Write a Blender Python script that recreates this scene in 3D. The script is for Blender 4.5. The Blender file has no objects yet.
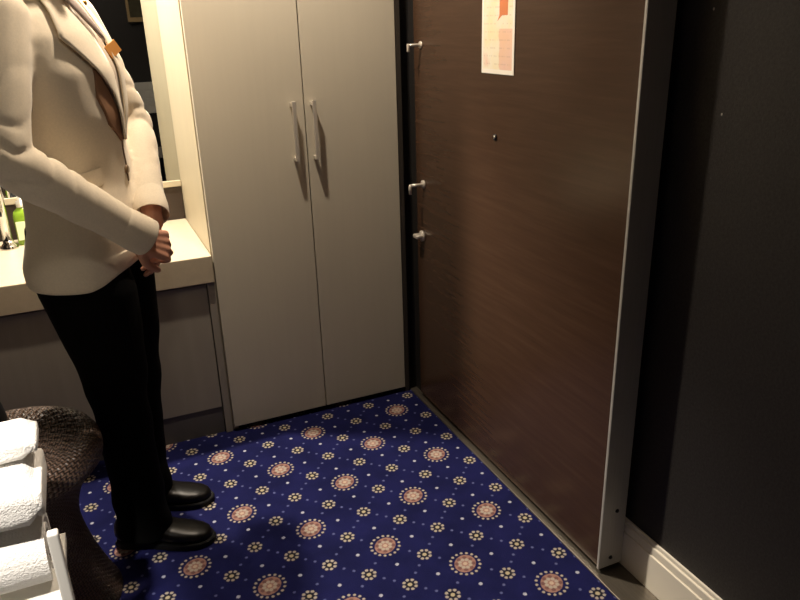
import bpy, bmesh, math, random
from mathutils import Vector, Matrix
from mathutils.bvhtree import BVHTree
random.seed(4)
S = bpy.context.scene
COL = S.collection
R = math.radians

# ------------------------------------------------------------------ helpers
def lin(r, g, b):
    f = lambda c: (c/255/12.92) if c/255 <= .04045 else ((c/255+.055)/1.055)**2.4
    return (f(r), f(g), f(b), 1)

class NT:
    """tiny node-expression builder"""
    def __init__(s, mat): s.t = mat.node_tree; s.n = s.t.nodes; s.l = s.t.links
    def node(s, typ, **kw):
        n = s.n.new(typ)
        for k, v in kw.items(): setattr(n, k, v)
        return n
    def put(s, sock, v):
        if hasattr(v, 'is_linked') or isinstance(v, bpy.types.NodeSocket): s.l.new(v, sock)
        else: sock.default_value = v
    def m(s, op, a, b=None, c=None, clamp=False):
        n = s.node('ShaderNodeMath', operation=op); n.use_clamp = clamp
        s.put(n.inputs[0], a)
        if b is not None: s.put(n.inputs[1], b)
        if c is not None: s.put(n.inputs[2], c)
        return n.outputs[0]
    def mix(s, fac, a, b):
        n = s.node('ShaderNodeMix', data_type='RGBA')
        s.put(n.inputs[0], fac); s.put(n.inputs[6], a); s.put(n.inputs[7], b)
        return n.outputs[2]
    def ramp(s, fac, stops):
        n = s.node('ShaderNodeValToRGB'); e = n.color_ramp.elements
        while len(e) < len(stops): e.new(.5)
        for q, (p, c) in zip(e, stops): q.position = p; q.color = c
        s.put(n.inputs[0], fac); return n.outputs[0]
    def coord(s, which='Object', scale=(1,1,1)):
        tc = s.node('ShaderNodeTexCoord'); mp = s.node('ShaderNodeMapping')
        s.l.new(tc.outputs[which], mp.inputs[0]); mp.inputs['Scale'].default_value = scale
        return mp.outputs[0]
    def noise(s, vec, scale, detail=3, rough=.5):
        n = s.node('ShaderNodeTexNoise'); s.l.new(vec, n.inputs['Vector'])
        n.inputs['Scale'].default_value = scale; n.inputs['Detail'].default_value = detail
        n.inputs['Roughness'].default_value = rough
        return n.outputs[0]

def mat(name, col, rough=.5, metal=0, spec=.5, noise=None, bump=None, var=.0, sheen=0, coat=0, trans=0, ior=1.45):
    """noise=(scale vector, scale) for tone variation; bump=(scale vec, scale, strength, distance)"""
    m = bpy.data.materials.new(name); m.use_nodes = True
    b = m.node_tree.nodes['Principled BSDF']; t = NT(m)
    c = lin(*col)
    b.inputs['Base Color'].default_value = c
    b.inputs['Roughness'].default_value = rough; b.inputs['Metallic'].default_value = metal
    b.inputs['Specular IOR Level'].default_value = spec; b.inputs['IOR'].default_value = ior
    b.inputs['Sheen Weight'].default_value = sheen; b.inputs['Coat Weight'].default_value = coat
    b.inputs['Transmission Weight'].default_value = trans
    if noise:
        f = t.noise(t.coord('Object', noise[0]), noise[1], 5, .6)
        lo = tuple(x*(1-var) for x in c[:3])+(1,); hi = tuple(min(1, x*(1+var)) for x in c[:3])+(1,)
        t.l.new(t.ramp(f, [(.3, lo), (.7, hi)]), b.inputs['Base Color'])
    if bump:
        f = t.noise(t.coord('Object', bump[0]), bump[1], 3)
        bp = t.node('ShaderNodeBump'); bp.inputs['Strength'].default_value = bump[2]; bp.inputs['Distance'].default_value = bump[3]
        t.l.new(f, bp.inputs['Height']); t.l.new(bp.outputs[0], b.inputs['Normal'])
    return m

def tag(o, label=None, cat=None, group=None, kind=None):
    if label: o['label'] = label
    if cat: o['category'] = cat
    if group: o['group'] = group
    if kind: o['kind'] = kind
    return o
def empty(name, loc=(0,0,0), rz=0):
    o = bpy.data.objects.new(name, None); COL.objects.link(o)
    o.location = loc; o.rotation_euler.z = rz; o.empty_display_size = .05
    return o
def obj(name, bm, m, parent=None, smooth=False, world=True):
    """link a bmesh as one object. vertices are in world space; re-expressed in the parent's space"""
    me = bpy.data.meshes.new(name)
    if isinstance(bm, bpy.types.Mesh): me = bm; me.name = name
    else:
        bmesh.ops.recalc_face_normals(bm, faces=bm.faces[:]); bm.to_mesh(me); bm.free()
    o = bpy.data.objects.new(name, me); COL.objects.link(o)
    if m: me.materials.clear(); me.materials.append(m)
    if smooth:
        for p in me.polygons: p.use_smooth = True
    if parent is not None:
        o.parent = parent
        if world: me.transform(wmat(parent).inverted())
    return o
def wmat(o):
    mt = Matrix.Translation(o.location) @ o.rotation_euler.to_matrix().to_4x4()
    return wmat(o.parent) @ mt if o.parent else mt
def origin(o):
    """move a top-level mesh's origin to the base of its box"""
    vs = [v.co for v in o.data.vertices]
    c = Vector(((min(v.x for v in vs)+max(v.x for v in vs))/2, (min(v.y for v in vs)+max(v.y for v in vs))/2, min(v.z for v in vs)))
    o.data.transform(Matrix.Translation(-c)); o.location = c
    return o
def box(bm, x0, x1, y0, y1, z0, z1, bev=0, seg=2):
    r = bmesh.ops.create_cube(bm, size=1)
    for v in r['verts']:
        v.co = Vector(((x0+x1)/2+v.co.x*(x1-x0), (y0+y1)/2+v.co.y*(y1-y0), (z0+z1)/2+v.co.z*(z1-z0)))
    if bev:
        es = list({e for v in r['verts'] for e in v.link_edges})
        bmesh.ops.bevel(bm, geom=es, offset=bev, segments=seg, affect='EDGES', profile=.5)
    return bm
def B(*a, **k): return box(bmesh.new(), *a, **k)
def frame_of(d):
    d = Vector(d).normalized(); a = Vector((0,0,1)) if abs(d.z) < .9 else Vector((1,0,0))
    u = d.cross(a).normalized(); return u, d.cross(u).normalized(), d
def loft(bm, rings, cap=True):
    vr = [[bm.verts.new(p) for p in r] for r in rings]
    n = len(vr[0])
    for a, b in zip(vr, vr[1:]):
        for i in range(n): bm.faces.new((a[i], a[(i+1)%n], b[(i+1)%n], b[i]))
    if cap: bm.faces.new(vr[0][::-1]); bm.faces.new(vr[-1])
    return bm
def ring(c, ax, ay, n=24, e=2.0):
    out = []
    for i in range(n):
        t = 2*math.pi*i/n; cx, sy = math.cos(t), math.sin(t)
        k = (abs(cx)**e+abs(sy)**e)**(-1/e)
        out.append(Vector(c)+Vector(ax)*cx*k+Vector(ay)*sy*k)
    return out
def tube(bm, pts, r, n=12, cap=True):
    pts = [Vector(p) for p in pts]; rs = r if isinstance(r, (list, tuple)) else [r]*len(pts)
    rings = []; u = None
    for i, p in enumerate(pts):
        d = (pts[min(i+1, len(pts)-1)]-pts[max(i-1, 0)]).normalized()
        if u is None: u, w, _ = frame_of(d)
        else:
            u = (u-d*u.dot(d)).normalized(); w = d.cross(u)
        rings.append([p+(u*math.cos(2*math.pi*k/n)+w*math.sin(2*math.pi*k/n))*rs[i] for k in range(n)])
    return loft(bm, rings, cap)
def lathe(bm, prof, c, n=40):
    rings = [[Vector((c[0]+r*math.cos(2*math.pi*k/n), c[1]+r*math.sin(2*math.pi*k/n), c[2]+z)) for k in range(n)] for r, z in prof]
    return loft(bm, rings, True)
def capsule(bm, p0, r0, p1, r1, n=14, m=5):
    p0, p1 = Vector(p0), Vector(p1); d = p1-p0
    if d.length < 1e-5: d = Vector((0,0,1e-4))
    u, w, d = frame_of(d); rings = []
    for k in range(m):
        a = math.pi/2*(k+.25)/m
        rings.append((p0-d*r0*math.cos(a), r0*math.sin(a)))
    rings += [(p0, r0), (p1, r1)]
    for k in range(m):
        a = math.pi/2*(m-k-.75)/m
        rings.append((p1+d*r1*math.cos(a), r1*math.sin(a)))
    return loft(bm, [[c+(u*math.cos(2*math.pi*i/n)+w*math.sin(2*math.pi*i/n))*q for i in range(n)] for c, q in rings])
def ellipsoid(bm, c, rad, rot=None, seg=20):
    r = bmesh.ops.create_uvsphere(bm, u_segments=seg, v_segments=seg//2+2, radius=1)
    for v in r['verts']:
        p = Vector((v.co.x*rad[0], v.co.y*rad[1], v.co.z*rad[2]))
        if rot: p = rot @ p
        v.co = p+Vector(c)
    return bm
def fuse(bm, voxel, it=6, fac=.5):
    """one continuous skin over overlapping closed shapes"""
    bmesh.ops.recalc_face_normals(bm, faces=bm.faces[:])
    me = bpy.data.meshes.new('tmp'); bm.to_mesh(me); bm.free()
    o = bpy.data.objects.new('tmp', me); COL.objects.link(o)
    rm = o.modifiers.new('r', 'REMESH'); rm.mode = 'VOXEL'; rm.voxel_size = voxel
    sm = o.modifiers.new('s', 'SMOOTH'); sm.iterations = it; sm.factor = fac
    dg = bpy.context.evaluated_depsgraph_get(); dg.update()
    out = bpy.data.meshes.new_from_object(o.evaluated_get(dg))
    bpy.data.objects.remove(o); bpy.data.meshes.remove(me)
    return out
def text_mesh(s, size):
    cu = bpy.data.curves.new('t', 'FONT'); cu.body = s; cu.size = size; cu.align_x = 'CENTER'; cu.align_y = 'CENTER'
    o = bpy.data.objects.new('t', cu); COL.objects.link(o)
    dg = bpy.context.evaluated_depsgraph_get(); dg.update()
    me = bpy.data.meshes.new_from_object(o.evaluated_get(dg)); bpy.data.objects.remove(o)
    return me

# ------------------------------------------------------------------ camera
cam = bpy.data.cameras.new('camera'); co = bpy.data.objects.new('camera', cam); COL.objects.link(co)
cam.sensor_fit = 'HORIZONTAL'; cam.sensor_width = 36; cam.lens = 723.6114*36/800; cam.clip_start = .02
yaw, pit, rol = 0.407004284, 0.368226036, -0.0307792833
fw = Vector((math.sin(yaw)*math.cos(pit), math.cos(yaw)*math.cos(pit), -math.sin(pit)))
r0 = Vector((math.cos(yaw), -math.sin(yaw), 0)); u0 = r0.cross(fw)
rr = r0*math.cos(rol)+u0*math.sin(rol); uu = -r0*math.sin(rol)+u0*math.cos(rol)
mt = Matrix((rr, uu, -fw)).transposed().to_4x4(); mt.translation = (-1.08259, -2.43512, 1.42)
co.matrix_world = mt
S.camera = co

# ------------------------------------------------------------------ materials
CREAM = mat('cream_laminate', (197,190,173), .42, noise=((40,40,2),1.2), var=.014)
CREAMW = mat('cream_edging', (192,181,156), .45, noise=((30,30,2),1), var=.03)
GREYL = mat('greige_laminate', (150,143,132), .5, noise=((40,40,2),1), var=.04)
PLINTH = mat('grey_plinth', (88,84,82), .5)
COUNTER = mat('beige_stone', (190,177,154), .3, noise=((1,1,1),40), var=.05)
DARKGAP = mat('dark_recess', (22,19,17), .7)
JAMB = mat('dark_jamb_paint', (60,55,50), .45)
BLACKW = mat('black_wallpaper', (48,46,45), .5, spec=.35, noise=((1,1,1),160), var=.3, bump=((1,1,1),300,.25,.002))
DARKP = mat('dark_wall_paint', (40,37,36), .6, noise=((1,1,1),30), var=.1)
BACKSPL = mat('brown_backsplash', (58,47,40), .4, noise=((2,30,30),2), var=.15)
PAINT = mat('warm_white_paint', (214,205,190), .7)
WHITEB = mat('white_gloss_paint', (242,236,222), .35)
STEEL = mat('brushed_steel', (196,194,189), .4, .15, noise=((400,8,2),3), var=.12)
THRESH = mat('threshold_metal', (126,119,108), .42, .85, noise=((60,3,60),4), var=.15)
CHROME = mat('chrome', (215,215,215), .1, 1)
SATIN = mat('satin_nickel', (214,208,198), .3, .45)
BLACKM = mat('black_plastic', (18,18,18), .4)
MIRROR = mat('mirror_glass', (210,213,212), .01, 1)
CLOTH = mat('cream_wool', (228,214,190), .82, spec=.25, sheen=.25, noise=((1,1,1),220), var=.05, bump=((1,1,1),700,.12,.001))
CLOTHD = mat('cream_lapel', (228,214,190), .8, spec=.25, sheen=.2, noise=((1,1,1),220), var=.05)
BLOUSE = mat('beige_blouse', (206,188,166), .75, sheen=.1)
SCARF = mat('mauve_grey_silk', (150,132,122), .5, sheen=.2)
BLACKC = mat('black_trouser_cloth', (9,9,9), .9, spec=.1, bump=((1,1,1),500,.2,.001))
LEATHER = mat('black_leather', (14,12,11), .36, spec=.35)
SOLE = mat('black_rubber', (12,12,12), .7)
SKIN = mat('skin', (205,150,124), .5, spec=.35, noise=((1,1,1),60), var=.06)
HAIR = mat('dark_brown_hair', (38,26,20), .5)
GOLD = mat('gold', (225,180,90), .3, 1)
BADGE = mat('bronze_badge', (196,134,66), .45, .1)
TOWEL = mat('white_terry', (240,237,232), .95, spec=.1, sheen=.4, bump=((1,1,1),260,.9,.004))
WHITEM = mat('white_metal', (225,222,214), .4)
BOTTLE = mat('green_liquid_plastic', (150,190,60), .2, trans=.35)
LABELM = mat('pale_label', (226,232,196), .6)
CLEARP = mat('white_pump_plastic', (236,236,230), .3)
BAGM = mat('black_bag', (20,17,18), .6)
FRAMEW = mat('wood_frame', (165,140,100), .5)
SPECK = mat('pale_speck', (190,185,175), .6)
LAPEL_SHADE = mat('brown_lapel_shade', (142,104,76), .75)  # shade below the lapel, put into a brown cloth colour
SEAM_SHADE = mat('jacket_seam_shade', (120,100,76), .9)

# carpet: staggered lattice of medallions, florets and dots woven in a navy pile
def carpet_material():
    m = bpy.data.materials.new('navy_medallion_carpet'); m.use_nodes = True
    t = NT(m); b = m.node_tree.nodes['Principled BSDF']; M = t.m
    tc = t.node('ShaderNodeTexCoord')
    wob = t.node('ShaderNodeTexNoise'); t.l.new(tc.outputs['Object'], wob.inputs['Vector']); wob.inputs['Scale'].default_value = 320; wob.inputs['Detail'].default_value = 1
    wv = t.node('ShaderNodeVectorMath', operation='MULTIPLY_ADD')
    t.l.new(wob.outputs['Color'], wv.inputs[0]); wv.inputs[1].default_value = (.0035,.0035,0)
    t.l.new(tc.outputs['Object'], wv.inputs[2])
    sp = t.node('ShaderNodeSeparateXYZ'); t.l.new(wv.outputs[0], sp.inputs[0])
    H = 1.42; a = .1215*H
    i = M('MULTIPLY_ADD', sp.outputs[0], -1/a, (-.0862*H+.0017)/a)
    j = M('MULTIPLY_ADD', i, -.035, M('MULTIPLY_ADD', sp.outputs[1], -1/a, (-.1*H+.0017)/a))
    u = M('ADD', i, j); v = M('SUBTRACT', i, j)
    def cell(p, size):      # signed offset from nearest multiple of size
        return M('SUBTRACT', M('FLOORED_MODULO', M('ADD', p, size/2), size), size/2)
    def hyp(x, y): return M('SQRT', M('ADD', M('MULTIPLY', x, x), M('MULTIPLY', y, y)))
    def disc(d, r, soft=.012):
        return M('SUBTRACT', 1, M('SMOOTH_MIN', M('DIVIDE', M('MAXIMUM', M('SUBTRACT', d, r-soft), 0), 2*soft), 1, 0.0), clamp=True)
    def ringdots(x, y, rad, n, size, ph=0):
        ang = M('ADD', M('ARCTAN2', y, x), ph)
        k = M('SUBTRACT', M('FLOORED_MODULO', M('MULTIPLY_ADD', ang, n/(2*math.pi), .5), 1), .5)
        dy = M('MULTIPLY', k, 2*math.pi/n*rad)
        dx = M('SUBTRACT', hyp(x, y), rad)
        return disc(hyp(dx, dy), size)
    u2, v2 = cell(u, 2), cell(v, 2); r2 = hyp(u2, v2)       # medallions
    u1, v1 = cell(u, 1), cell(v, 1); r1 = hyp(u1, v1)       # every node
    notmed = M('GREATER_THAN', r2, .5)
    navy = lin(28,29,82); tan = lin(160,122,112); cream = lin(178,167,155); olive = lin(34,34,46); wht = lin(178,180,200); blu = lin(92,97,145); pinkd = lin(120,86,84)
    n1 = t.noise(tc.outputs['Object'], 500, 2); n2 = t.noise(tc.outputs['Object'], 9, 2)
    col = t.ramp(n2, [(.3, lin(22,24,66)), (.7, lin(29,31,82))])
    # blue dots, two on every link of the lattice
    cu, cv = M('SUBTRACT', M('FLOORED_MODULO', u, 1), .5), M('SUBTRACT', M('FLOORED_MODULO', v, 1), .5)
    d1 = M('MINIMUM', hyp(M('SUBTRACT', M('ABSOLUTE', cu), .125), v1), hyp(M('SUBTRACT', M('ABSOLUTE', cv), .125), u1))
    far = M('GREATER_THAN', r2, .42)
    col = t.mix(M('MULTIPLY', disc(d1, .034), far), col, blu)
    col = t.mix(disc(hyp(cu, cv), .043), col, wht)
    # florets
    col = t.mix(M('MULTIPLY', disc(r1, .12, .03), notmed), col, olive)
    col = t.mix(M('MULTIPLY', ringdots(u1, v1, .142, 8, .038), notmed), col, cream)
    col = t.mix(M('MULTIPLY', disc(r1, .05), notmed), col, lin(190,176,146))
    # medallions
    sq = M('MULTIPLY_ADD', M('COSINE', M('MULTIPLY', M('ARCTAN2', v2, u2), 2)), .02, .262)
    rel = M('ADD', M('SUBTRACT', r2, sq), .262)
    col = t.mix(disc(rel, .262), col, tan)
    col = t.mix(M('MULTIPLY', ringdots(u2, v2, .19, 8, .05, .39), 1), col, pinkd)
    col = t.mix(ringdots(u2, v2, .125, 8, .045), col, cream)
    col = t.mix(disc(r2, .05), col, lin(198,176,158))
    col = t.mix(ringdots(u2, v2, .342, 17, .033), col, cream)
    sh = t.mix(.28, col, t.mix(n1, lin(0,0,0), col))
    t.l.new(sh, b.inputs['Base Color'])
    b.inputs['Roughness'].default_value = .95; b.inputs['Specular IOR Level'].default_value = .1; b.inputs['Sheen Weight'].default_value = 0
    bp = t.node('ShaderNodeBump'); bp.inputs['Strength'].default_value = .6; bp.inputs['Distance'].default_value = .003
    t.l.new(n1, bp.inputs['Height']); t.l.new(bp.outputs[0], b.inputs['Normal'])
    return m
CARPET = carpet_material()

def wood_door():
    m = bpy.data.materials.new('dark_walnut_veneer'); m.use_nodes = True
    t = NT(m); b = m.node_tree.nodes['Principled BSDF']
    f = t.noise(t.coord('Object', (1, 1.6, 26)), 2.2, 7, .62)
    g = t.noise(t.coord('Object', (1, 5, 160)), 2, 3, .5)
    c = t.ramp(f, [(.25, lin(64,46,34)), (.5, lin(71,51,38)), (.75, lin(79,58,44))])
    c = t.mix(t.m('MULTIPLY', g, .22), c, lin(54,39,30))
    t.l.new(c, b.inputs['Base Color'])
    b.inputs['Roughness'].default_value = .27; b.inputs['Specular IOR Level'].default_value = .4
    return m
DOORW = wood_door()

def rattan():
    m = bpy.data.materials.new('woven_dark_rattan'); m.use_nodes = True
    t = NT(m); b = m.node_tree.nodes['Principled BSDF']; M = t.m
    uv = t.node('ShaderNodeUVMap'); sp = t.node('ShaderNodeSeparateXYZ'); t.l.new(uv.outputs[0], sp.inputs[0])
    U, V = M('MULTIPLY', sp.outputs[0], 110), M('MULTIPLY', sp.outputs[1], 62)
    par = M('FLOORED_MODULO', M('ADD', M('FLOOR', U), M('FLOOR', V)), 2)
    fu = M('ABSOLUTE', M('SINE', M('MULTIPLY', U, math.pi))); fv = M('ABSOLUTE', M('SINE', M('MULTIPLY', V, math.pi)))
    h = M('ADD', M('MULTIPLY', fu, par), M('MULTIPLY', fv, M('SUBTRACT', 1, par)))
    c = t.ramp(h, [(.1, lin(12,9,7)), (.6, lin(52,38,30)), (.95, lin(104,83,70))])
    t.l.new(c, b.inputs['Base Color'])
    b.inputs['Roughness'].default_value = .42; b.inputs['Specular IOR Level'].default_value = .6
    bp = t.node('ShaderNodeBump'); bp.inputs['Strength'].default_value = .9; bp.inputs['Distance'].default_value = .004
    t.l.new(h, bp.inputs['Height']); t.l.new(bp.outputs[0], b.inputs['Normal'])
    return m
RATTAN = rattan()

def paper_mat():
    m = bpy.data.materials.new('notice_print'); m.use_nodes = True
    t = NT(m); b = m.node_tree.nodes['Principled BSDF']; M = t.m
    tc = t.node('ShaderNodeTexCoord'); sp = t.node('ShaderNodeSeparateXYZ'); t.l.new(tc.outputs['Object'], sp.inputs[0])
    y, z = sp.outputs[1], sp.outputs[2]
    n = t.noise(tc.outputs['Object'], 14, 3)
    c = t.ramp(n, [(.35, lin(250,238,200)), (.55, lin(250,244,226)), (.72, lin(246,214,196))])
    # the rose coloured right-hand column
    f = M('MULTIPLY', M('LESS_THAN', M('ADD', y, M('MULTIPLY', M('SUBTRACT', n, .5), .05)), -.012), M('LESS_THAN', z, .118))
    c = t.mix(M('MULTIPLY', f, .55), c, lin(240,176,160))
    # faint rows of print
    row = M('GREATER_THAN', M('SINE', M('MULTIPLY', z, 300)), .86)
    seg = M('GREATER_THAN', t.noise(t.coord('Object', (1, 60, 10)), 2, 1), .5)
    c = t.mix(M('MULTIPLY', M('MULTIPLY', row, seg), .18), c, lin(150,120,100))
    # plain border
    e = M('MAXIMUM', M('GREATER_THAN', M('ABSOLUTE', y), .075), M('LESS_THAN', z, .012))
    c = t.mix(e, c, lin(252,249,240))
    t.l.new(c, b.inputs['Base Color']); b.inputs['Roughness'].default_value = .45
    return m
PAPER = paper_mat()
ORANGE = mat('orange_print', (222,138,92), .5)

# ------------------------------------------------------------------ the room
XL, YB, ZC = -2.6, -3.4, 2.35
fl = tag(obj('floor', B(XL, 0, YB, .6, -.05, 0), CARPET), kind='structure')
tag(obj('ceiling', B(XL, .3, YB, .6, ZC, ZC+.05), PAINT), kind='structure')
wr = tag(obj('wall_right', B(.106, .2, YB, .6, -.05, ZC), BLACKW), kind='structure')
for (y, z) in ((-1.283, 1.424), (-1.336, 1.226)):
    bm = bmesh.new(); ellipsoid(bm, (.106, y, z), (.0012, .0022, .003), seg=10); obj('pale_speck', bm, SPECK, wr, True)
tag(obj('wall_back', B(XL-.1, .2, YB-.1, YB, -.05, ZC), DARKP), kind='structure')
tag(obj('wall_left', B(XL-.1, XL, YB, .6, -.05, ZC), DARKP), kind='structure')
tag(obj('wall_front', B(XL-.1, .2, .6, .7, -.05, ZC), DARKP), kind='structure')
# backsplash strip below the mirror
tag(obj('trim_1', B(XL, -.736, .552, .6, .695, .826), BACKSPL), kind='structure')
# white baseboard with a stepped top, on the black wall
bm = B(.09, .106, YB, -1.03, 0.0, .108, bev=.002); box(bm, .094, .106, YB, -1.03, .108, .132, bev=.003); box(bm, .099, .106, YB, -1.03, .132, .144, bev=.002)
tag(obj('baseboard_right', bm, WHITEB), kind='structure')
# metal threshold strip along the carpet edge
bm = B(0, .09, YB, -.0, -.05, .001); box(bm, -.004, .012, YB, -.012, -.02, .005, bev=.0015)
tag(obj('trim_2', bm, THRESH), kind='structure')
# dark door jamb in the corner beside the wardrobe
bm = B(-.010, .106, .0, .05, 0, ZC); box(bm, .03, .106, -.071, 0, .001, ZC)
tag(obj('trim_3', bm, DARKGAP), kind='structure')
# dark header over the door
tag(obj('trim_4', B(.02, .106, -1.25, -.09, 2.12, ZC), JAMB), kind='structure')

# ------------------------------------------------------------------ door
DX, DXB, DY0, DY1, DZ = .015, .088, -.074, -1.2, .016
dr = tag(empty('door_1', (.05, -.65, DZ)), kind='structure')
obj('door_leaf', B(DX, DXB, DY1+.002, DY0, DZ, 2.1, bev=.0015), DOORW, dr)
bm = B(DX-.0025, DXB+.001, DY1-.001, DY1+.0018, DZ-.004, 2.1, bev=.0006)
box(bm, DX-.003, DX-.0001, DY1+.0005, DY1+.007, DZ-.004, 2.1, bev=.0008)
es = obj('metal_edge', bm, STEEL, dr)
es['label'] = 'brushed steel strip capping the door edge'
for zz, xx in ((.19, .058), (.04, .05)):
    bm = bmesh.new(); tube(bm, [(xx, DY1-.0045, zz), (xx, DY1-.0012, zz)], [.0045, .006], 12); obj('screw', bm, BLACKM, es, True)
# guard stop, lever, thumb turn near the far edge
bm = bmesh.new(); tube(bm, [(DX-.004, -.13, 1.343), (DX, -.13, 1.343)],   .012, 20)
tube(bm, [(DX, -.13, 1.343), (DX-.045, -.128, 1.343)], .0048, 12)
box(bm, DX-.05, DX-.041, -.133, -.123, 1.322, 1.348, bev=.003)
obj('door_guard', bm, SATIN, dr, True)
h = bmesh.new(); tube(h, [(DX-.006, -.135, .875), (DX, -.135, .875)], .015, 24)
lv = obj('lever_handle', h, SATIN, dr, True)
bm = bmesh.new(); tube(bm, [(DX-.004, -.135, .875), (DX-.05, -.133, .875)], .0055, 12)
tube(bm, [(DX-.05, -.133, .877), (DX-.054, -.135, .872), (DX-.054, -.136, .845)], [.006, .006, .005], 12)
obj('lever', bm, SATIN, lv, True)
bm = bmesh.new(); tube(bm, [(DX-.008, -.12, .682), (DX, -.12, .682)], .02, 24)
th = obj('deadbolt', bm, SATIN, dr, True)
obj('thumb_turn', B(DX-.034, DX-.007, -.138, -.102, .676, .69, bev=.004), SATIN, th, True)
bm = bmesh.new(); tube(bm, [(DX-.004, -.618, 1.1), (DX, -.618, 1.1)], .009, 24)
pe = obj('peephole', bm, BLACKM, dr, True)
bm = bmesh.new(); tube(bm, [(DX-.0055, -.618, 1.1), (DX-.003, -.618, 1.1)], .006, 20); obj('lens', bm, CHROME, pe, True)
# notice
bm = B(-.0008, .0006, -.085, .085, 0, .42)
nt = obj('door_notice', bm, PAPER); nt.location = (DX-.0012, -.622, 1.274)
tag(nt, 'white and pink printed paper notice stuck to the brown door', 'notice')
bm = bmesh.new(); vs = [(-.048,.262),(-.006,.262),(-.006,.197),(-.03,.197),(-.022,.203),(-.048,.203)]
box(bm, -.0012, -.0008, -.050, -.008, .152, .215)
f = obj('orange_picture', bm, ORANGE, nt, world=False)
bm = bmesh.new(); f_ = [bm.verts.new((-.0012, y, z)) for y, z in ((-.008,.152),(-.022,.152),(.002,.138))]; bm.faces.new(f_)
r_ = bmesh.ops.extrude_face_region(bm, geom=bm.faces[:]); [setattr(v, 'co', v.co+Vector((.0004,0,0))) for v in r_['geom'] if isinstance(v, bmesh.types.BMVert)]
obj('picture_tail', bm, ORANGE, nt, world=False)

# ------------------------------------------------------------------ wardrobe
WX0, WX1 = -.733, -.0135
wd = tag(empty('wardrobe', (-.37, .27, 0)), 'tall cream two-door wardrobe standing between vanity and brown door', 'wardrobe')
bm = B(WX0, WX0+.022, .002, .598, .0, ZC-.004, bev=.001)
obj('side_panel', bm, CREAMW, wd)
bm = B(WX0+.022, WX1, .03, .598, .03, ZC-.004); obj('carcass', bm, CREAM, wd)
obj('plinth', B(WX0+.022, WX1, .012, .03, .0, .03), DARKGAP, wd)
obj('filler_strip', B(WX1-.022+.008, WX1+.003, -.018, .03, .0, ZC-.004), JAMB, wd)
def wardrobe_door(x0, x1, hx):
    d = obj('door', B(x0, x1, -.019, .0015, .022, ZC-.03, bev=.0015), CREAM, wd)
    bm = B(hx-.0065, hx+.0065, -.053, -.044, .985, 1.182, bev=.0015)
    for z in (.991, 1.17): box(bm, hx-.0065, hx+.0065, -.046, -.018, z-.006, z+.006, bev=.0012)
    obj('handle', bm, SATIN, d)
wardrobe_door(WX0+.004, -.3705, -.413); wardrobe_door(-.3665, WX1-.016, -.343)

# ------------------------------------------------------------------ vanity
vn = tag(empty('vanity_cabinet', (-1.6, .27, 0)), 'low greige vanity cabinet under the pale countertop', 'cabinet')
CT = .695
obj('end_panel', B(-.759, -.7345, -.008, .55, 0, CT-.097, bev=.001), GREYL, vn)
obj('front_panel', B(XL+.02, -.762, .0, .02, .108, .588, bev=.001), GREYL, vn)
obj('plinth', B(XL+.02, -.762, .004, .02, 0, .106), PLINTH, vn)
obj('recess_rail', B(XL+.02, -.762, .03, .05, .56, CT-.097), DARKGAP, vn)
ctp = obj('countertop', B(XL+.002, -.7345, -.025, .55, CT-.096, CT, bev=.003), COUNTER)
origin(ctp); tag(ctp, 'thick pale beige countertop running to the wardrobe side', 'countertop')
mr = tag(empty('mirror', (-1.6, .56, .83)), 'large wall mirror behind the pale countertop', 'mirror')
obj('glass', B(XL+.01, -.7332, .552, .56, .85, 2.2), MIRROR, mr)
obj('bottom_rail', B(XL+.01, -.7345, .545, .565, .828, .852, bev=.002), CREAMW, mr)
obj('backing', B(XL+.01, -.737, .561, .598, .83, 2.2), DARKGAP, mr)

# faucet (tall chrome)
fc = tag(empty('faucet', (-1.372, .43, CT)), 'tall chrome faucet at the left end of the countertop', 'faucet')
bm = bmesh.new(); lathe(bm, [(.03,0),(.031,.004),(.026,.012),(.019,.02),(.0175,.03)], (-1.372,.43,CT)); obj('base', bm, CHROME, fc, True)
bm = bmesh.new(); pts = [(-1.372,.43,CT+.02),(-1.372,.43,CT+.27)]
for k in range(7):
    a = math.pi*k/6; pts.append((-1.372-.07*(1-math.cos(a))*.8, .43-.04*(1-math.cos(a)), CT+.27+.07*math.sin(a)))
tube(bm, pts, .016, 18); obj('spout', bm, CHROME, fc, True)
# soap bottle
sb = tag(empty('soap_bottle', (-1.312, .47, CT)), 'green pump soap bottle with pale label on the countertop', 'bottle')
bm = bmesh.new(); rings = []
for rz, s in ((0,.9),(.004,1),(.105,1),(.122,.85),(.132,.5),(.136,.38)):
    rings.append(ring((-1.312,.47,CT+rz), (.032*s,0,0), (0,.024*s,0), 28, 3))
loft(bm, rings); obj('body', bm, BOTTLE, sb, True)
obj('label', B(-1.338, -1.286, .4445, .4465, CT+.02, CT+.088, bev=.0005), LABELM, sb)
bm = bmesh.new(); lathe(bm, [(.013,.137),(.014,.14),(.014,.158),(.006,.16),(.005,.2)], (-1.312,.47,CT), 20)
box(bm, -1.321, -1.303, .44, .48, CT+.2, CT+.214, bev=.003); obj('pump', bm, CLEARP, sb, True)
# chrome rail shelf in front of the mirror
rl = tag(empty('chrome_rail', (-1.46, .53, .94)), 'thin chrome rail in front of mirror above soap bottle', 'rail')
bm = bmesh.new(); tube(bm, [(-1.9,.5,.945),(-1.262,.5,.945)], .007, 12); obj('bar', bm, CHROME, rl, True)
for x in (-1.88, -1.28):
    bm = bmesh.new(); tube(bm, [(x,.5,.945),(x,.552,.945)], [.006,.01], 12); obj('bracket', bm, CHROME, rl, True)

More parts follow.
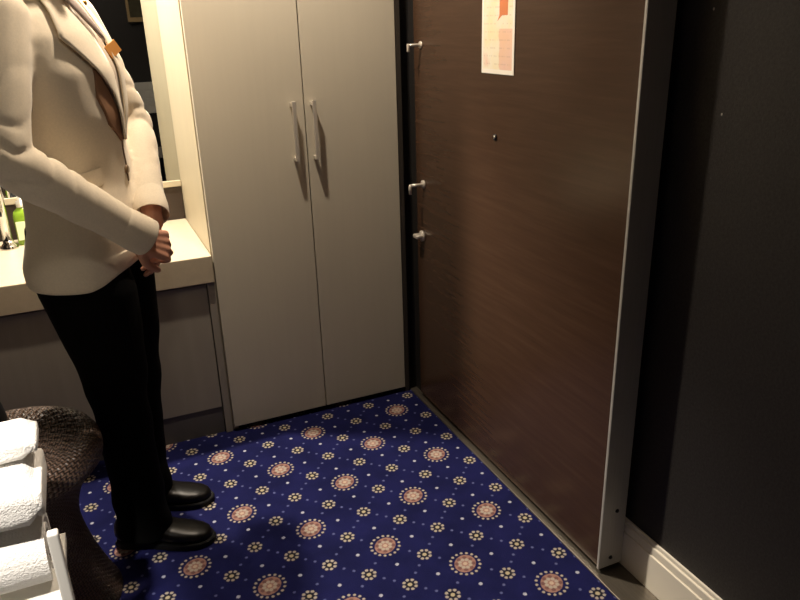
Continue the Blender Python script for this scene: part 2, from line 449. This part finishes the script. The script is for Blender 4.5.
# ------------------------------------------------------------------ far side of the room, seen in the mirror
pf = tag(empty('picture_frame', (-.2, YB+.02, 1.48)), 'wood framed dark picture reflected at the mirror top', 'picture')
bm = bmesh.new()
box(bm, -.52, -.50, YB+.002, YB+.03, 1.475, 2.0); box(bm, .06, .08, YB+.002, YB+.03, 1.475, 2.0)
box(bm, -.50, .06, YB+.002, YB+.03, 1.475, 1.51); box(bm, -.50, .06, YB+.002, YB+.03, 1.965, 2.0)
obj('frame', bm, FRAMEW, pf)
obj('canvas', B(-.5, .06, YB+.002, YB+.012, 1.51, 1.965), mat('dark_olive_print', (70,66,44), .6, noise=((1,1,1),6), var=.5), pf)
hb = tag(empty('bench', (-.7, YB+.12, 0)), 'pale slatted bench reflected low in the mirror', 'bench')
for k in range(4): obj('board', B(-1.4, .02, YB+.02, YB+.05, .722+k*.066, .786+k*.066, bev=.002), WHITEM, hb)
obj('seat', B(-1.4, .02, YB+.02, YB+.4, .38, .42, bev=.004), GREYL, hb)
for x in (-1.38, -.02):
    obj('leg', B(x-.02, x+.02, YB+.02, YB+.06, 0, .73), GREYL, hb); obj('leg', B(x-.02, x+.02, YB+.34, YB+.38, 0, .385), GREYL, hb)

# ------------------------------------------------------------------ wicker stool
def stool():
    c = Vector((-1.366, -.66, 0)); n = 192
    st = tag(empty('wicker_stool', c), 'round dark woven wicker stool behind the white towels', 'stool')
    def build(prof, ridge):
        bm = bmesh.new(); uvl = bm.loops.layers.uv.new('UVMap'); rings = []
        for pi_, (r, z) in enumerate(prof):
            row = []
            for k in range(n):
                a = 2*math.pi*k/n
                d = ridge(r, z, a)
                row.append(bm.verts.new((c.x+(r+d*.35)*math.cos(a), c.y+(r+d*.35)*math.sin(a), z+d)))
            rings.append(row)
        L = [0]
        for (r1, z1), (r2, z2) in zip(prof, prof[1:]): L.append(L[-1]+math.hypot(r2-r1, z2-z1))
        for i in range(len(rings)-1):
            for k in range(n):
                q = (k, (k+1) % n)
                f = bm.faces.new((rings[i][q[0]], rings[i][q[1]], rings[i+1][q[1]], rings[i+1][q[0]])); f.smooth = True
                for lp, (kk, ii) in zip(f.loops, ((k,i),(k+1,i),(k+1,i+1),(k,i+1))): lp[uvl].uv = (kk/n, L[ii]*2.2)
        for rw, fl_ in ((rings[0], True), (rings[-1], False)):
            f = bm.faces.new(rw[::-1] if fl_ else rw)
        return bm
    def swirl(r, z, a):
        w = max(0, min(1, (r-.03)/.05))*max(0, min(1, (.19-r)/.05))
        ph = a*15+r*22
        return .017*w*(abs(math.sin(ph))**.8-.55)
    seat = []
    for k in range(40):
        t = k/39; r = .006+.194*t
        seat.append((r, .478+.024*math.sqrt(max(0, 1-(r/.205)**3))))
    for k in range(10):
        a = math.pi*(k+1)/11; seat.append((.2+.012*math.sin(a), .478-.03*(1-math.cos(a))))
    obj('seat', build(seat, swirl), RATTAN, st)
    body = [(.196,.431)]
    for k in range(40):
        t = k/39; z = .42*(1-t)
        w = .125+.075*((z-.25)/.17)**2*.9 if z > .25 else .125+.066*((.25-z)/.25)**1.5
        body.append((min(w, .196), max(z, .002)))
    obj('body', build(body, lambda r, z, a: .0), RATTAN, st)
stool()

# black bag at the far left, on the stool
bg = tag(empty('bag', (-1.43, -.62, .503)), 'small black bag at the left edge on the wicker stool', 'bag')
bm = bmesh.new()
loft(bm, [ring((-1.43-.006*t_, -.62, .503+h_), (.072*s_, -.02*s_, 0), (.012*w_, .042*w_, 0), 28, 4) for h_, s_, w_, t_ in ((0,.9,.9,0),(.006,1,1,0),(.05,.99,1,.3),(.11,.93,.7,.9),(.15,.86,.25,1.3),(.155,.84,.2,1.5))])
obj('bag_body', bm, BAGM, bg, True)
bm = bmesh.new(); tube(bm, [(-1.439+.045*math.cos(math.pi*k/12), -.62-.0125*math.cos(math.pi*k/12), .652+.07*math.sin(math.pi*k/12)) for k in range(13)], .006, 10); obj('handle', bm, BAGM, bg, True)

# ------------------------------------------------------------------ towels on a white metal stand
def towel(x1, x0, y0, y1, z0, z1, layers, seed, roll=False):
    """a folded towel: the cloth runs in a serpentine of layers, folds at the front, cut edges at the right"""
    rnd = random.Random(seed); bm = bmesh.new()
    th = (z1-z0)/layers
    for k in range(layers):
        za, zb = z0+k*th, z0+(k+1)*th
        nx = 14; rings = []
        for i in range(nx+1):
            t = i/nx; x = x0+(x1-x0)*t
            e = min(1, (t/.06) if t < .06 else 1, ((1-t)/.025) if t > .975 else 1); e = math.sqrt(max(.03, e))
            w = .003*math.sin(6*t+seed+k)
            rings.append(ring((x+rnd.uniform(-.001,.001), (y0+y1)/2+w, (za+zb)/2+.003*math.sin(4*t+k*2+seed)), (0, (y1-y0)/2*(.96+.04*e), 0), (0, 0, th*.54*e), 36, 4.5))
        loft(bm, rings)
        # hem band on the right-hand cut edge
        box(bm, x1-.012, x1+.003, y0+.012, y1-.012, (za+zb)/2-th*.3, (za+zb)/2+th*.3, bev=.006, seg=2)
    return bm
TX = -1.256
for (x1, y0, y1, z0, z1, n, sd, lb) in (
        (TX+.002, -1.085, -.975, .668, .711, 1, 3, 'white folded terry towel, topmost of the stack on the stand'),
        (TX, -1.165, -.97, .570, .655, 1, 11, 'thick white folded towel in the middle of the stack'),):
    o = obj('towel', towel(x1, -1.62, y0, y1, z0, z1, n, sd), TOWEL, None, True); origin(o); tag(o, lb, 'towel', 'towels stacked on the white stand')
bm = bmesh.new(); rings = []
# rolled towel: spiral end visible to the right
N = 90; prof = []
for k in range(N+1):
    a = k/N*2*math.pi*2.6; r = .014+.064*(k/N); prof.append((r*math.cos(a), r*math.sin(a)*.92))
outer = [Vector((0, y, z)) for y, z in prof]
inner = [Vector((0, p[0]*(1-.011/max(.012, math.hypot(*p)))*1, p[1]*(1-.011/max(.012, math.hypot(*p))))) for p in prof]
loop = outer+inner[::-1]
cc = Vector((0, -1.090, .486))
for x in (-1.62, -1.615, -1.31, -1.274, -1.268): loop_ = [cc+Vector((x, p.y, p.z)) for p in loop]; rings.append(loop_)
loft(bm, rings, True)
o = obj('towel', bm, TOWEL, None, False); origin(o); tag(o, 'white rolled towel, lowest in the stack on the stand', 'towel', 'towels stacked on the white stand')
ts = tag(empty('towel_stand', (-1.43, -1.07, 0)), 'white metal stand carrying the stack of white towels', 'stand')
for x, y in ((-1.246, -1.19), (-1.65, -1.19), (-1.44, -.965)):
    obj('post', B(x-.010, x+.010, y-.010, y+.010, 0, .575 if y < -1.1 else .395, bev=.004, seg=3), WHITEM, ts)
obj('shelf', B(-1.648, -1.252, -1.188, -.957, .390, .407, bev=.002), WHITEM, ts)
obj('shelf', B(-1.648, -1.252, -1.188, -.957, .1, .118, bev=.002), WHITEM, ts)

# ------------------------------------------------------------------ the person
YW = R(-25)
Fv = Vector((math.cos(YW), math.sin(YW), 0)); Lv = Vector((-math.sin(YW), math.cos(YW), 0)); Uv = Vector((0,0,1))
PO = Vector((-1.105, -.44, 0))
def P(f, l, z): return PO+Fv*f+Lv*l+Uv*z
RY = Matrix((Fv, Lv, Uv)).transposed()
pn = tag(empty('person', PO), 'person standing in a cream blazer and black trousers, hands clasped in front', 'person')
Rsh, Lsh = P(-.012, -.178, 1.452), P(-.012, .178, 1.452)
Relb, Rwr = Vector((-1.232, -.715, 1.175)), Vector((-.995, -.63, .965))
Lelb, Lwr = Vector((-.935, -.235, 1.17)), Vector((-.942, -.47, .985))

LEG = {-1: (.045, -.082, .045, -.072), 1: (.02, .098, -.008, .102)}     # knee forward / sideways, ankle forward / sideways
# body: one skin, fingers included
bm = bmesh.new()
ellipsoid(bm, P(.035, 0, 1.69), (.095, .075, .115), RY)
ellipsoid(bm, P(.065, 0, 1.63), (.062, .055, .075), RY)
capsule(bm, P(.02, 0, 1.63), .052, P(-.012, 0, 1.48), .058)
capsule(bm, P(.125, 0, 1.685), .010, P(.142, 0, 1.662), .014)          # nose
for s in (-1, 1):
    ellipsoid(bm, P(.02, s*.076, 1.675), (.018, .01, .03), RY, 12)
    capsule(bm, P(-.012, s*.02, 1.46), .05, P(-.012, s*.155, 1.44), .046)
    hip = P(0, s*.085, .86); kf, kl, af, al = LEG[s]
    capsule(bm, P(0, s*.06, .95), .085, hip, .08)
    capsule(bm, hip, .075, P(kf-.01, kl, .48), .048); capsule(bm, P(kf-.01, kl, .48), .046, P(af-.02, al, .12), .034)
    capsule(bm, P(af-.02, al, .10), .03, P(af+.05, al, .045), .022)
for (z, a, b_) in ((1.40,.080,.13),(1.25,.095,.14),(1.10,.085,.12),(.97,.09,.13)):
    ellipsoid(bm, P(0, 0, z), (a, b_, .13), RY)
capsule(bm, Rsh, .048, Relb, .038); capsule(bm, Relb, .036, Rwr, .026)
capsule(bm, Lsh, .048, Lelb, .038); capsule(bm, Lelb, .036, Lwr, .026)
def hand(bm, wrist, d, nrm, thumb_side, curls, spread=.0, th_open=.5):
    """d: wrist to knuckles, nrm: out of the back of the hand, fingers curl away from nrm"""
    d = Vector(d).normalized(); nrm = Vector(nrm); nrm = (nrm-d*nrm.dot(d)).normalized()
    s = d.cross(nrm)*thumb_side; wrist = Vector(wrist)
    capsule(bm, wrist-d*.02, .026, wrist+d*.02, .025)
    tips = []
    for k, (off, ln, rad) in enumerate(((.029,.072,.0086),(.0098,.080,.0090),(-.0098,.074,.0086),(-.028,.058,.0076))):
        kn = wrist+d*(.088-.004*abs(k-1))+s*off
        capsule(bm, wrist+d*.012+s*off*.55, .0145, kn, .0115)
        c = curls[k] if isinstance(curls, (list, tuple)) else curls
        dd = (d+s*spread*(1.5-k)).normalized(); p = kn; ang = 0
        for seg, fr in enumerate((.45,.31,.24)):
            ang += c*(.9, 1.0, .7)[seg]
            v = dd*math.cos(ang)-nrm*math.sin(ang)
            q = p+v*ln*fr
            capsule(bm, p, rad*(1.05-.08*seg), q, rad*(.97-.08*seg)); p = q
        tips.append(p)
    b0 = wrist+d*.018+s*.022-nrm*.006
    b1 = b0+(d*.55+s*.62-nrm*.35*th_open).normalized()*.040
    b2 = b1+(d*.85+s*.2-nrm*.55*th_open).normalized()*.030
    b3 = b2+(d*.95-s*.05-nrm*.6*th_open).normalized()*.024
    capsule(bm, b0, .0155, b1, .0115); capsule(bm, b1, .0112, b2, .0098); capsule(bm, b2, .0098, b3, .0085)
    return tips
# left hand hangs from the far cuff, palm to the body; the right hand closes over it
LH = Vector((-.30*.2+.02, -.32, -.94))
hand(bm, Lwr+Vector((.004,-.018,-.018)), (.0,-.42,-.86), Vector((.9,-.2,.1)), -1, [.35,.4,.45,.5])
hand(bm, Rwr+Vector((.0,.0,-.02)), (.80,.38,-.40), Vector((.42,-.80,.30)), 1, [.78,.8,.84,.86], th_open=.7)
body = obj('body', fuse(bm, .0036, 5, .45), SKIN, pn, True)

# head details (above the frame)
bm = bmesh.new()
ellipsoid(bm, P(.012, 0, 1.72), (.108, .088, .108), RY)
ellipsoid(bm, P(-.055, 0, 1.65), (.06, .076, .085), RY)
for v in list(bm.verts):
    q = v.co-PO; f, l, z = q.dot(Fv), q.dot(Lv), q.z
    lim = .098-.35*max(0, 1.735-z)-.6*max(0, 1.69-z)
    if f > lim and z < 1.765: v.co += Fv*(lim-f)
obj('hair', fuse(bm, .006, 4), HAIR, pn, True)
for s in (-1, 1):
    bm = bmesh.new(); ellipsoid(bm, P(.112, s*.031, 1.693), (.011, .014, .008), RY, 14); e = obj('eye', bm, CLEARP, pn, True)
    bm = bmesh.new(); ellipsoid(bm, P(.1215, s*.031, 1.693), (.003, .0055, .0055), RY, 12); obj('iris', bm, BLACKM, e, True)
    bm = bmesh.new(); capsule(bm, P(.121, s*.018, 1.712), .004, P(.112, s*.046, 1.713), .003); obj('eyebrow', bm, HAIR, pn, True)
bm = bmesh.new(); capsule(bm, P(.121, -.02, 1.618), .005, P(.121, .02, 1.618), .005); obj('mouth', bm, mat('lips', (160,90,82), .5), pn, True)

# trousers
bm = bmesh.new()
for s in (-1, 1):
    rings = []
    kf, kl, af, al = LEG[s]
    for (t, z, a, b_) in ((-1,.98,.10,.08),(-.9,.88,.118,.088),(-.6,.80,.122,.088),(-.25,.68,.104,.08),(0,.55,.083,.068),(.12,.47,.075,.063),(.4,.36,.072,.061),(.8,.22,.071,.06),(1,.10,.076,.062),(1,.040,.079,.062)):
        f, l = ((-.005)*-t+kf*(1+t), s*.073*-t+kl*(1+t)) if t < 0 else (kf*(1-t)+af*t, kl*(1-t)+al*t)
        rings.append(ring(P(f, l, z), Fv*a, Lv*b_, 24, 2.2))
    loft(bm, rings)
ellipsoid(bm, P(-.005, 0, .90), (.112, .145, .10), RY)
tm = fuse(bm, .007, 4)
for v in tm.vertices:      # soft creases at the knee and where the hem breaks on the shoe
    q = v.co-PO; l = q.dot(Lv); z = q.z
    v.co += Fv*(.004*math.sin(z*46+l*30)*math.exp(-((z-.13)/.1)**2)+.004*math.sin(z*38+l*24)*math.exp(-((z-.5)/.14)**2))
obj('trousers', tm, BLACKC, pn, True)

# shoes
def shoe(s, turn):
    c, sn = math.cos(turn), math.sin(turn)
    f_, l_ = Fv*c+Lv*sn, Lv*c-Fv*sn
    hl = P(LEG[s][2]-.088, LEG[s][3], 0)
    Q = lambda f, l, z: hl+f_*f+l_*l+Uv*z
    bm = bmesh.new(); rings = []
    for (f, w, h, zc) in ((.0,.018,.03,.05),(.012,.030,.046,.055),(.05,.037,.062,.066),(.09,.039,.060,.064),(.13,.040,.044,.050),(.17,.045,.030,.038),(.21,.046,.025,.034),(.245,.040,.021,.031),(.268,.028,.017,.028),(.28,.010,.009,.024)):
        rings.append(ring(Q(f, 0, zc), l_*w, Uv*h*.86, 24, 2.4))
    loft(bm, rings)
    sh = obj('shoe', fuse(bm, .005, 3), LEATHER, pn, True)
    bm = bmesh.new(); rings = []
    out = []
    for f, w in ((0,.02),(.02,.033),(.06,.036),(.1,.034),(.14,.040),(.18,.048),(.22,.048),(.25,.043),(.272,.03),(.286,.01)): out.append((f, w))
    pts = [(f, w) for f, w in out]+[(f, -w) for f, w in out[::-1]]
    for z, k in ((.0005,.98),(.004,1.01),(.016,1.01),(.02,.98)): rings.append([Q(.143+(f-.143)*k, w*k, z) for f, w in pts])
    loft(bm, rings); obj('sole', bm, SOLE, sh)
shoe(-1, R(2)); shoe(1, R(6))

# jacket
bm = bmesh.new(); rings = []
SEC = ((.0,.82,.146,.180),(.0,.87,.146,.184),(.010,.96,.129,.178),(.008,1.06,.118,.164),(.004,1.14,.122,.165),(.008,1.23,.130,.178),(.006,1.33,.127,.19),(-.004,1.41,.108,.188),(-.012,1.46,.086,.170),(-.016,1.492,.07,.125),(-.018,1.52,.064,.086),(-.020,1.545,.058,.066))
for f, z, a, b_ in SEC: rings.append(ring(P(f, 0, z), Fv*a, Lv*b_, 36, 2.25))
loft(bm, rings)
def sleeve(sh, el, wr, cuff):
    capsule(bm, sh+Uv*.0, .063, sh.lerp(el, .5), .062); capsule(bm, sh.lerp(el, .5), .062, el, .056)
    d = (wr-el).normalized()
    u, w, _ = frame_of(d)
    k = [(.0,.055),(.3,.056),(.6,.05),(1,.043)]
    tube(bm, [el+d*(cuff*t) for t, r in k], [r for t, r in k], 24)
sleeve(Rsh, Relb, Rwr, (Rwr-Relb).length+.012)
sleeve(Lsh, Lelb, Lwr, (Lwr-Lelb).length+.008)
jm = fuse(bm, .0065, 7, .5)
def seg_t(p, a, b):
    ab = b-a; t = max(0, min(1, (p-a).dot(ab)/ab.length_squared)); return t, (p-(a+ab*t)).length
NRM = [v.normal.copy() for v in jm.vertices]
for v, n in zip(jm.vertices, NRM):
    q = v.co-PO; f, l, z = q.dot(Fv), q.dot(Lv), q.z
    tr, dr_ = seg_t(v.co, Relb, Rwr); tl, dl_ = seg_t(v.co, Lelb, Lwr)
    tr2, du = seg_t(v.co, Rsh, Relb); tl2, dul = seg_t(v.co, Lsh, Lelb)
    onR = dr_ < .066 or du < .072; onL = dl_ < .066 or dul < .072
    k = 0
    if onR:
        s_ = tr2*.26 if du < dr_ else .26+tr*.26
        k = -.009*(1-abs(math.sin(s_*52+1.6*math.sin(f*24+l*20+z*13))))**2.5*math.exp(-((s_-.29)/.10)**2)-.0018*(1-abs(math.sin(s_*24+f*22+z*9)))**3
    elif onL:
        s_ = tl2*.26 if dul < dl_ else .26+tl*.26
        k = -.008*(1-abs(math.sin(s_*50+1.6*math.sin(f*22+l*18+z*17))))**2.5*math.exp(-((s_-.24)/.12)**2)-.0018*(1-abs(math.sin(s_*24+f*20+z*8)))**3
    else:
        k = .0035*math.sin(z*22+l*26+f*16)*math.exp(-((z-1.08)/.16)**2)
        if z < .9: v.co += Uv*(.05*max(0, (f-.05)/.09)**2*max(0, min(1, (.92-z)/.1)))
    v.co += n*k
b_ = bmesh.new(); b_.from_mesh(jm)
for _ in range(2): bmesh.ops.smooth_vert(b_, verts=b_.verts[:], factor=.5, use_axis_x=True, use_axis_y=True, use_axis_z=True)
b_.to_mesh(jm); b_.free()
jacket = obj('jacket', jm, CLOTH, pn, True)

# crisp open cuffs at the sleeve ends
for el, wr, ex in ((Relb, Rwr, .036), (Lelb, Lwr, .032)):
    d = (wr-el).normalized(); u, w, _ = frame_of(d); end = wr+d*ex
    bm = bmesh.new(); rings = []
    for t, q in ((-.10,.040),(-.07,.0455),(-.03,.0475),(-.002,.0475),(0,.0465),(-.002,.0445),(-.02,.043),(-.045,.030)):
        wob = .0012
        rings.append([end+d*t+(u*math.cos(2*math.pi*k/36)+w*math.sin(2*math.pi*k/36))*(q+wob*math.sin(3*2*math.pi*k/36+t*60)) for k in range(36)])
    loft(bm, rings); obj('cuff', bm, CLOTH, jacket, True)

# cut and trim laid over the jacket's own surface
dg = bpy.context.evaluated_depsgraph_get(); dg.update()
bvh = BVHTree.FromPolygons([wmat(jacket) @ v.co for v in jacket.data.vertices], [p.vertices[:] for p in jacket.data.polygons])
def front(l, z):
    """point and normal of the chest at sideways l and height z, seen along the facing direction"""
    h_, n_, i_, d_ = bvh.ray_cast(P(.6, l, z), -Fv)
    return (h_, n_) if h_ else (P(.1, l, z), Fv.copy())
def patch(name, edgeA, edgeB, n, m_, off0, off1, th, material, parent, bulge=0):
    """cloth strip between two edges given in (l, z), lying off the chest by off0..off1, th thick"""
    def lerp_edge(e, t):
        t *= len(e)-1; i = min(int(t), len(e)-2); t -= i
        return (e[i][0]*(1-t)+e[i+1][0]*t, e[i][1]*(1-t)+e[i+1][1]*t)
    bm = bmesh.new(); top, bot = [], []
    for i in range(n+1):
        a, b_ = lerp_edge(edgeA, i/n), lerp_edge(edgeB, i/n); rt, rb = [], []
        for j in range(m_+1):
            s = j/m_; l, z = a[0]*(1-s)+b_[0]*s, a[1]*(1-s)+b_[1]*s
            h_, n_ = front(l, z); o_ = off0*(1-s)+off1*s+bulge*math.sin(math.pi*s)
            nn = (n_+Fv*1.2).normalized()
            rt.append(bm.verts.new(h_+nn*(o_+th))); rb.append(bm.verts.new(h_+nn*(o_-.001)))
        top.append(rt); bot.append(rb)
    for i in range(n):
        for j in range(m_):
            bm.faces.new((top[i][j], top[i][j+1], top[i+1][j+1], top[i+1][j])); bm.faces.new((bot[i][j], bot[i+1][j], bot[i+1][j+1], bot[i][j+1]))
    for i in range(n):
        bm.faces.new((top[i][0], top[i+1][0], bot[i+1][0], bot[i][0])); bm.faces.new((top[i][m_], bot[i][m_], bot[i+1][m_], top[i+1][m_]))
    for j in range(m_):
        bm.faces.new((top[0][j], bot[0][j], bot[0][j+1], top[0][j+1])); bm.faces.new((top[n][j], top[n][j+1], bot[n][j+1], bot[n][j]))
    return obj(name, bm, material, parent, True)
VB = (.012, 1.165)
patch('blouse', [(-.05,1.51),(-.03,1.35),(VB[0]-.004,VB[1])], [(.05,1.51),(.042,1.35),(VB[0]+.004,VB[1])], 26, 8, .001, .001, .002, BLOUSE, pn)
patch('scarf', [(-.058,1.515),(-.03,1.46),(.0,1.40)], [(.012,1.515),(.022,1.46),(.012,1.392)], 12, 5, .016, .014, .003, SCARF, pn, bulge=.006)
patch('lapel', [(-.03,1.52),(.0,1.38),(.016,1.27),(.02,1.17)], [(-.095,1.505),(-.132,1.405),(-.068,1.328),(-.022,1.275),(.008,1.165)], 36, 10, .004, .010, .0025, CLOTHD, jacket, bulge=.003)
patch('lapel_shade', [(-.066,1.335),(-.03,1.285),(-.004,1.235),(.014,1.165)], [(-.072,1.338),(-.084,1.275),(-.058,1.21),(.004,1.162)], 24, 8, .003, .0015, .002, LAPEL_SHADE, jacket)['label'] = 'brown patch painting the shade under the lapel'  # lens of painted shade laid on the jacket beside the lapel edge
patch('lapel', [(.055,1.52),(.045,1.38),(.03,1.26),VB], [(.105,1.50),(.112,1.40),(.072,1.26),(VB[0]+.006,VB[1]-.002)], 30, 8, .008, .004, .003, CLOTHD, jacket, bulge=.004)
patch('front_edge_shade', [(.010,1.163),(.014,1.06)], [(.016,1.163),(.020,1.06)], 24, 2, .001, .001, .0012, SEAM_SHADE, jacket)
def flap(sgn):
    bm = bmesh.new(); rings = []
    for k in range(9):
        a = R(40+30*k/8); D = Fv*math.cos(a)+Lv*math.sin(a)*sgn; row = []
        for z, o_ in ((1.105, .001), (1.105, .006), (1.09, .007), (1.066, .006), (1.062, .001)):
            z += .010*(1-k/8)
            h_, n_, i_, d_ = bvh.ray_cast(P(0, 0, z), D); row.append(h_+D*o_)
        rings.append(row)
    loft(bm, rings); obj('pocket_flap', bm, CLOTHD, jacket)
flap(-1)
h_, n_ = front(.012, 1.09)
bm = bmesh.new(); tube(bm, [h_, h_+n_*.004, h_+n_*.006], [.011,.011,.008], 20); obj('button', bm, mat('brown_horn', (120,96,70), .35), jacket, True)
# stand collar round the neck
bm = bmesh.new(); rings = []
for k in range(25):
    a = R(60+240*k/24); ca, sa = math.cos(a), math.sin(a)
    q0 = P(-.02+.066*ca, .074*sa, 1.512+.025*(-ca)); d_ = (Fv*ca+Lv*sa)
    rings.append([q0, q0+d_*.006, q0+d_*.0-Uv*(-.032)-d_*.008, q0+Uv*.036-d_*.012, q0+Uv*.03-d_*.016, q0-d_*.008])
loft(bm, rings); obj('collar', bm, CLOTHD, jacket, True)
# bronze name badge and lapel pin
h_, n_ = front(.06, 1.372); n_ = (n_-Vector((0,.9,0))).normalized(); h_ = h_+n_*.012; 
u_ = (Lv-n_*Lv.dot(n_)).normalized(); w_ = n_.cross(u_); u_, w_ = u_*.93+w_*.36, w_*.93-u_*.36
bm = bmesh.new()
rings = [[h_+n_*o_+u_*x+w_*y for x, y in ((-.02,-.015),(.02,-.015),(.02,.015),(-.02,.015))] for o_ in (.002,.007)]
loft(bm, rings); obj('name_badge', bm, BADGE, jacket)['label'] = 'bronze name badge'
h_, n_ = front(.08, 1.475); bm = bmesh.new(); ellipsoid(bm, h_+n_*.012, (.008,.008,.008), None, 14); obj('lapel_pin', bm, GOLD, jacket, True)

# ------------------------------------------------------------------ light
def spot(name, loc, tgt, energy, size, blend, rad, col):
    l = bpy.data.lights.new(name, 'SPOT'); l.energy = energy; l.spot_size = R(size); l.spot_blend = blend; l.shadow_soft_size = rad; l.color = col
    o = bpy.data.objects.new(name, l); COL.objects.link(o); o.location = loc
    o.rotation_euler = (Vector(tgt)-Vector(loc)).to_track_quat('-Z', 'Y').to_euler(); return o
WARM = (1, .84, .66)
spot('entry_downlight', (-.66, -.36, 2.32), (-.68, -.34, 0), 88, 150, .8, .03, WARM)
spot('vanity_downlight', (-1.1, .2, 2.32), (-1.1, .2, 0), 260, 105, .5, .04, (1,.88,.72))
spot('fill_spot', (-.95, -1.7, 2.32), (-1.08, -.5, 1.34), 11, 40, .7, .05, (1,.88,.74))  # added fill for the person's shaded near side, narrow to spare the floor
spot('room_downlight', (-1.62, -1.9, 2.32), (-1.53, -1.09, .55), 320, 23, .45, .04, (1,.92,.82))
spot('far_downlight', (-.9, -2.85, 2.32), (-.75, -3.2, .6), 34, 120, .8, .25, (1,.86,.70))

w = bpy.data.worlds.new('world'); S.world = w; w.use_nodes = True
w.node_tree.nodes['Background'].inputs[0].default_value = (.01,.009,.008,1)
S.view_settings.view_transform = 'Standard'; S.view_settings.look = 'None'
S.view_settings.exposure = 0; S.view_settings.gamma = 1; S.view_settings.use_curve_mapping = False
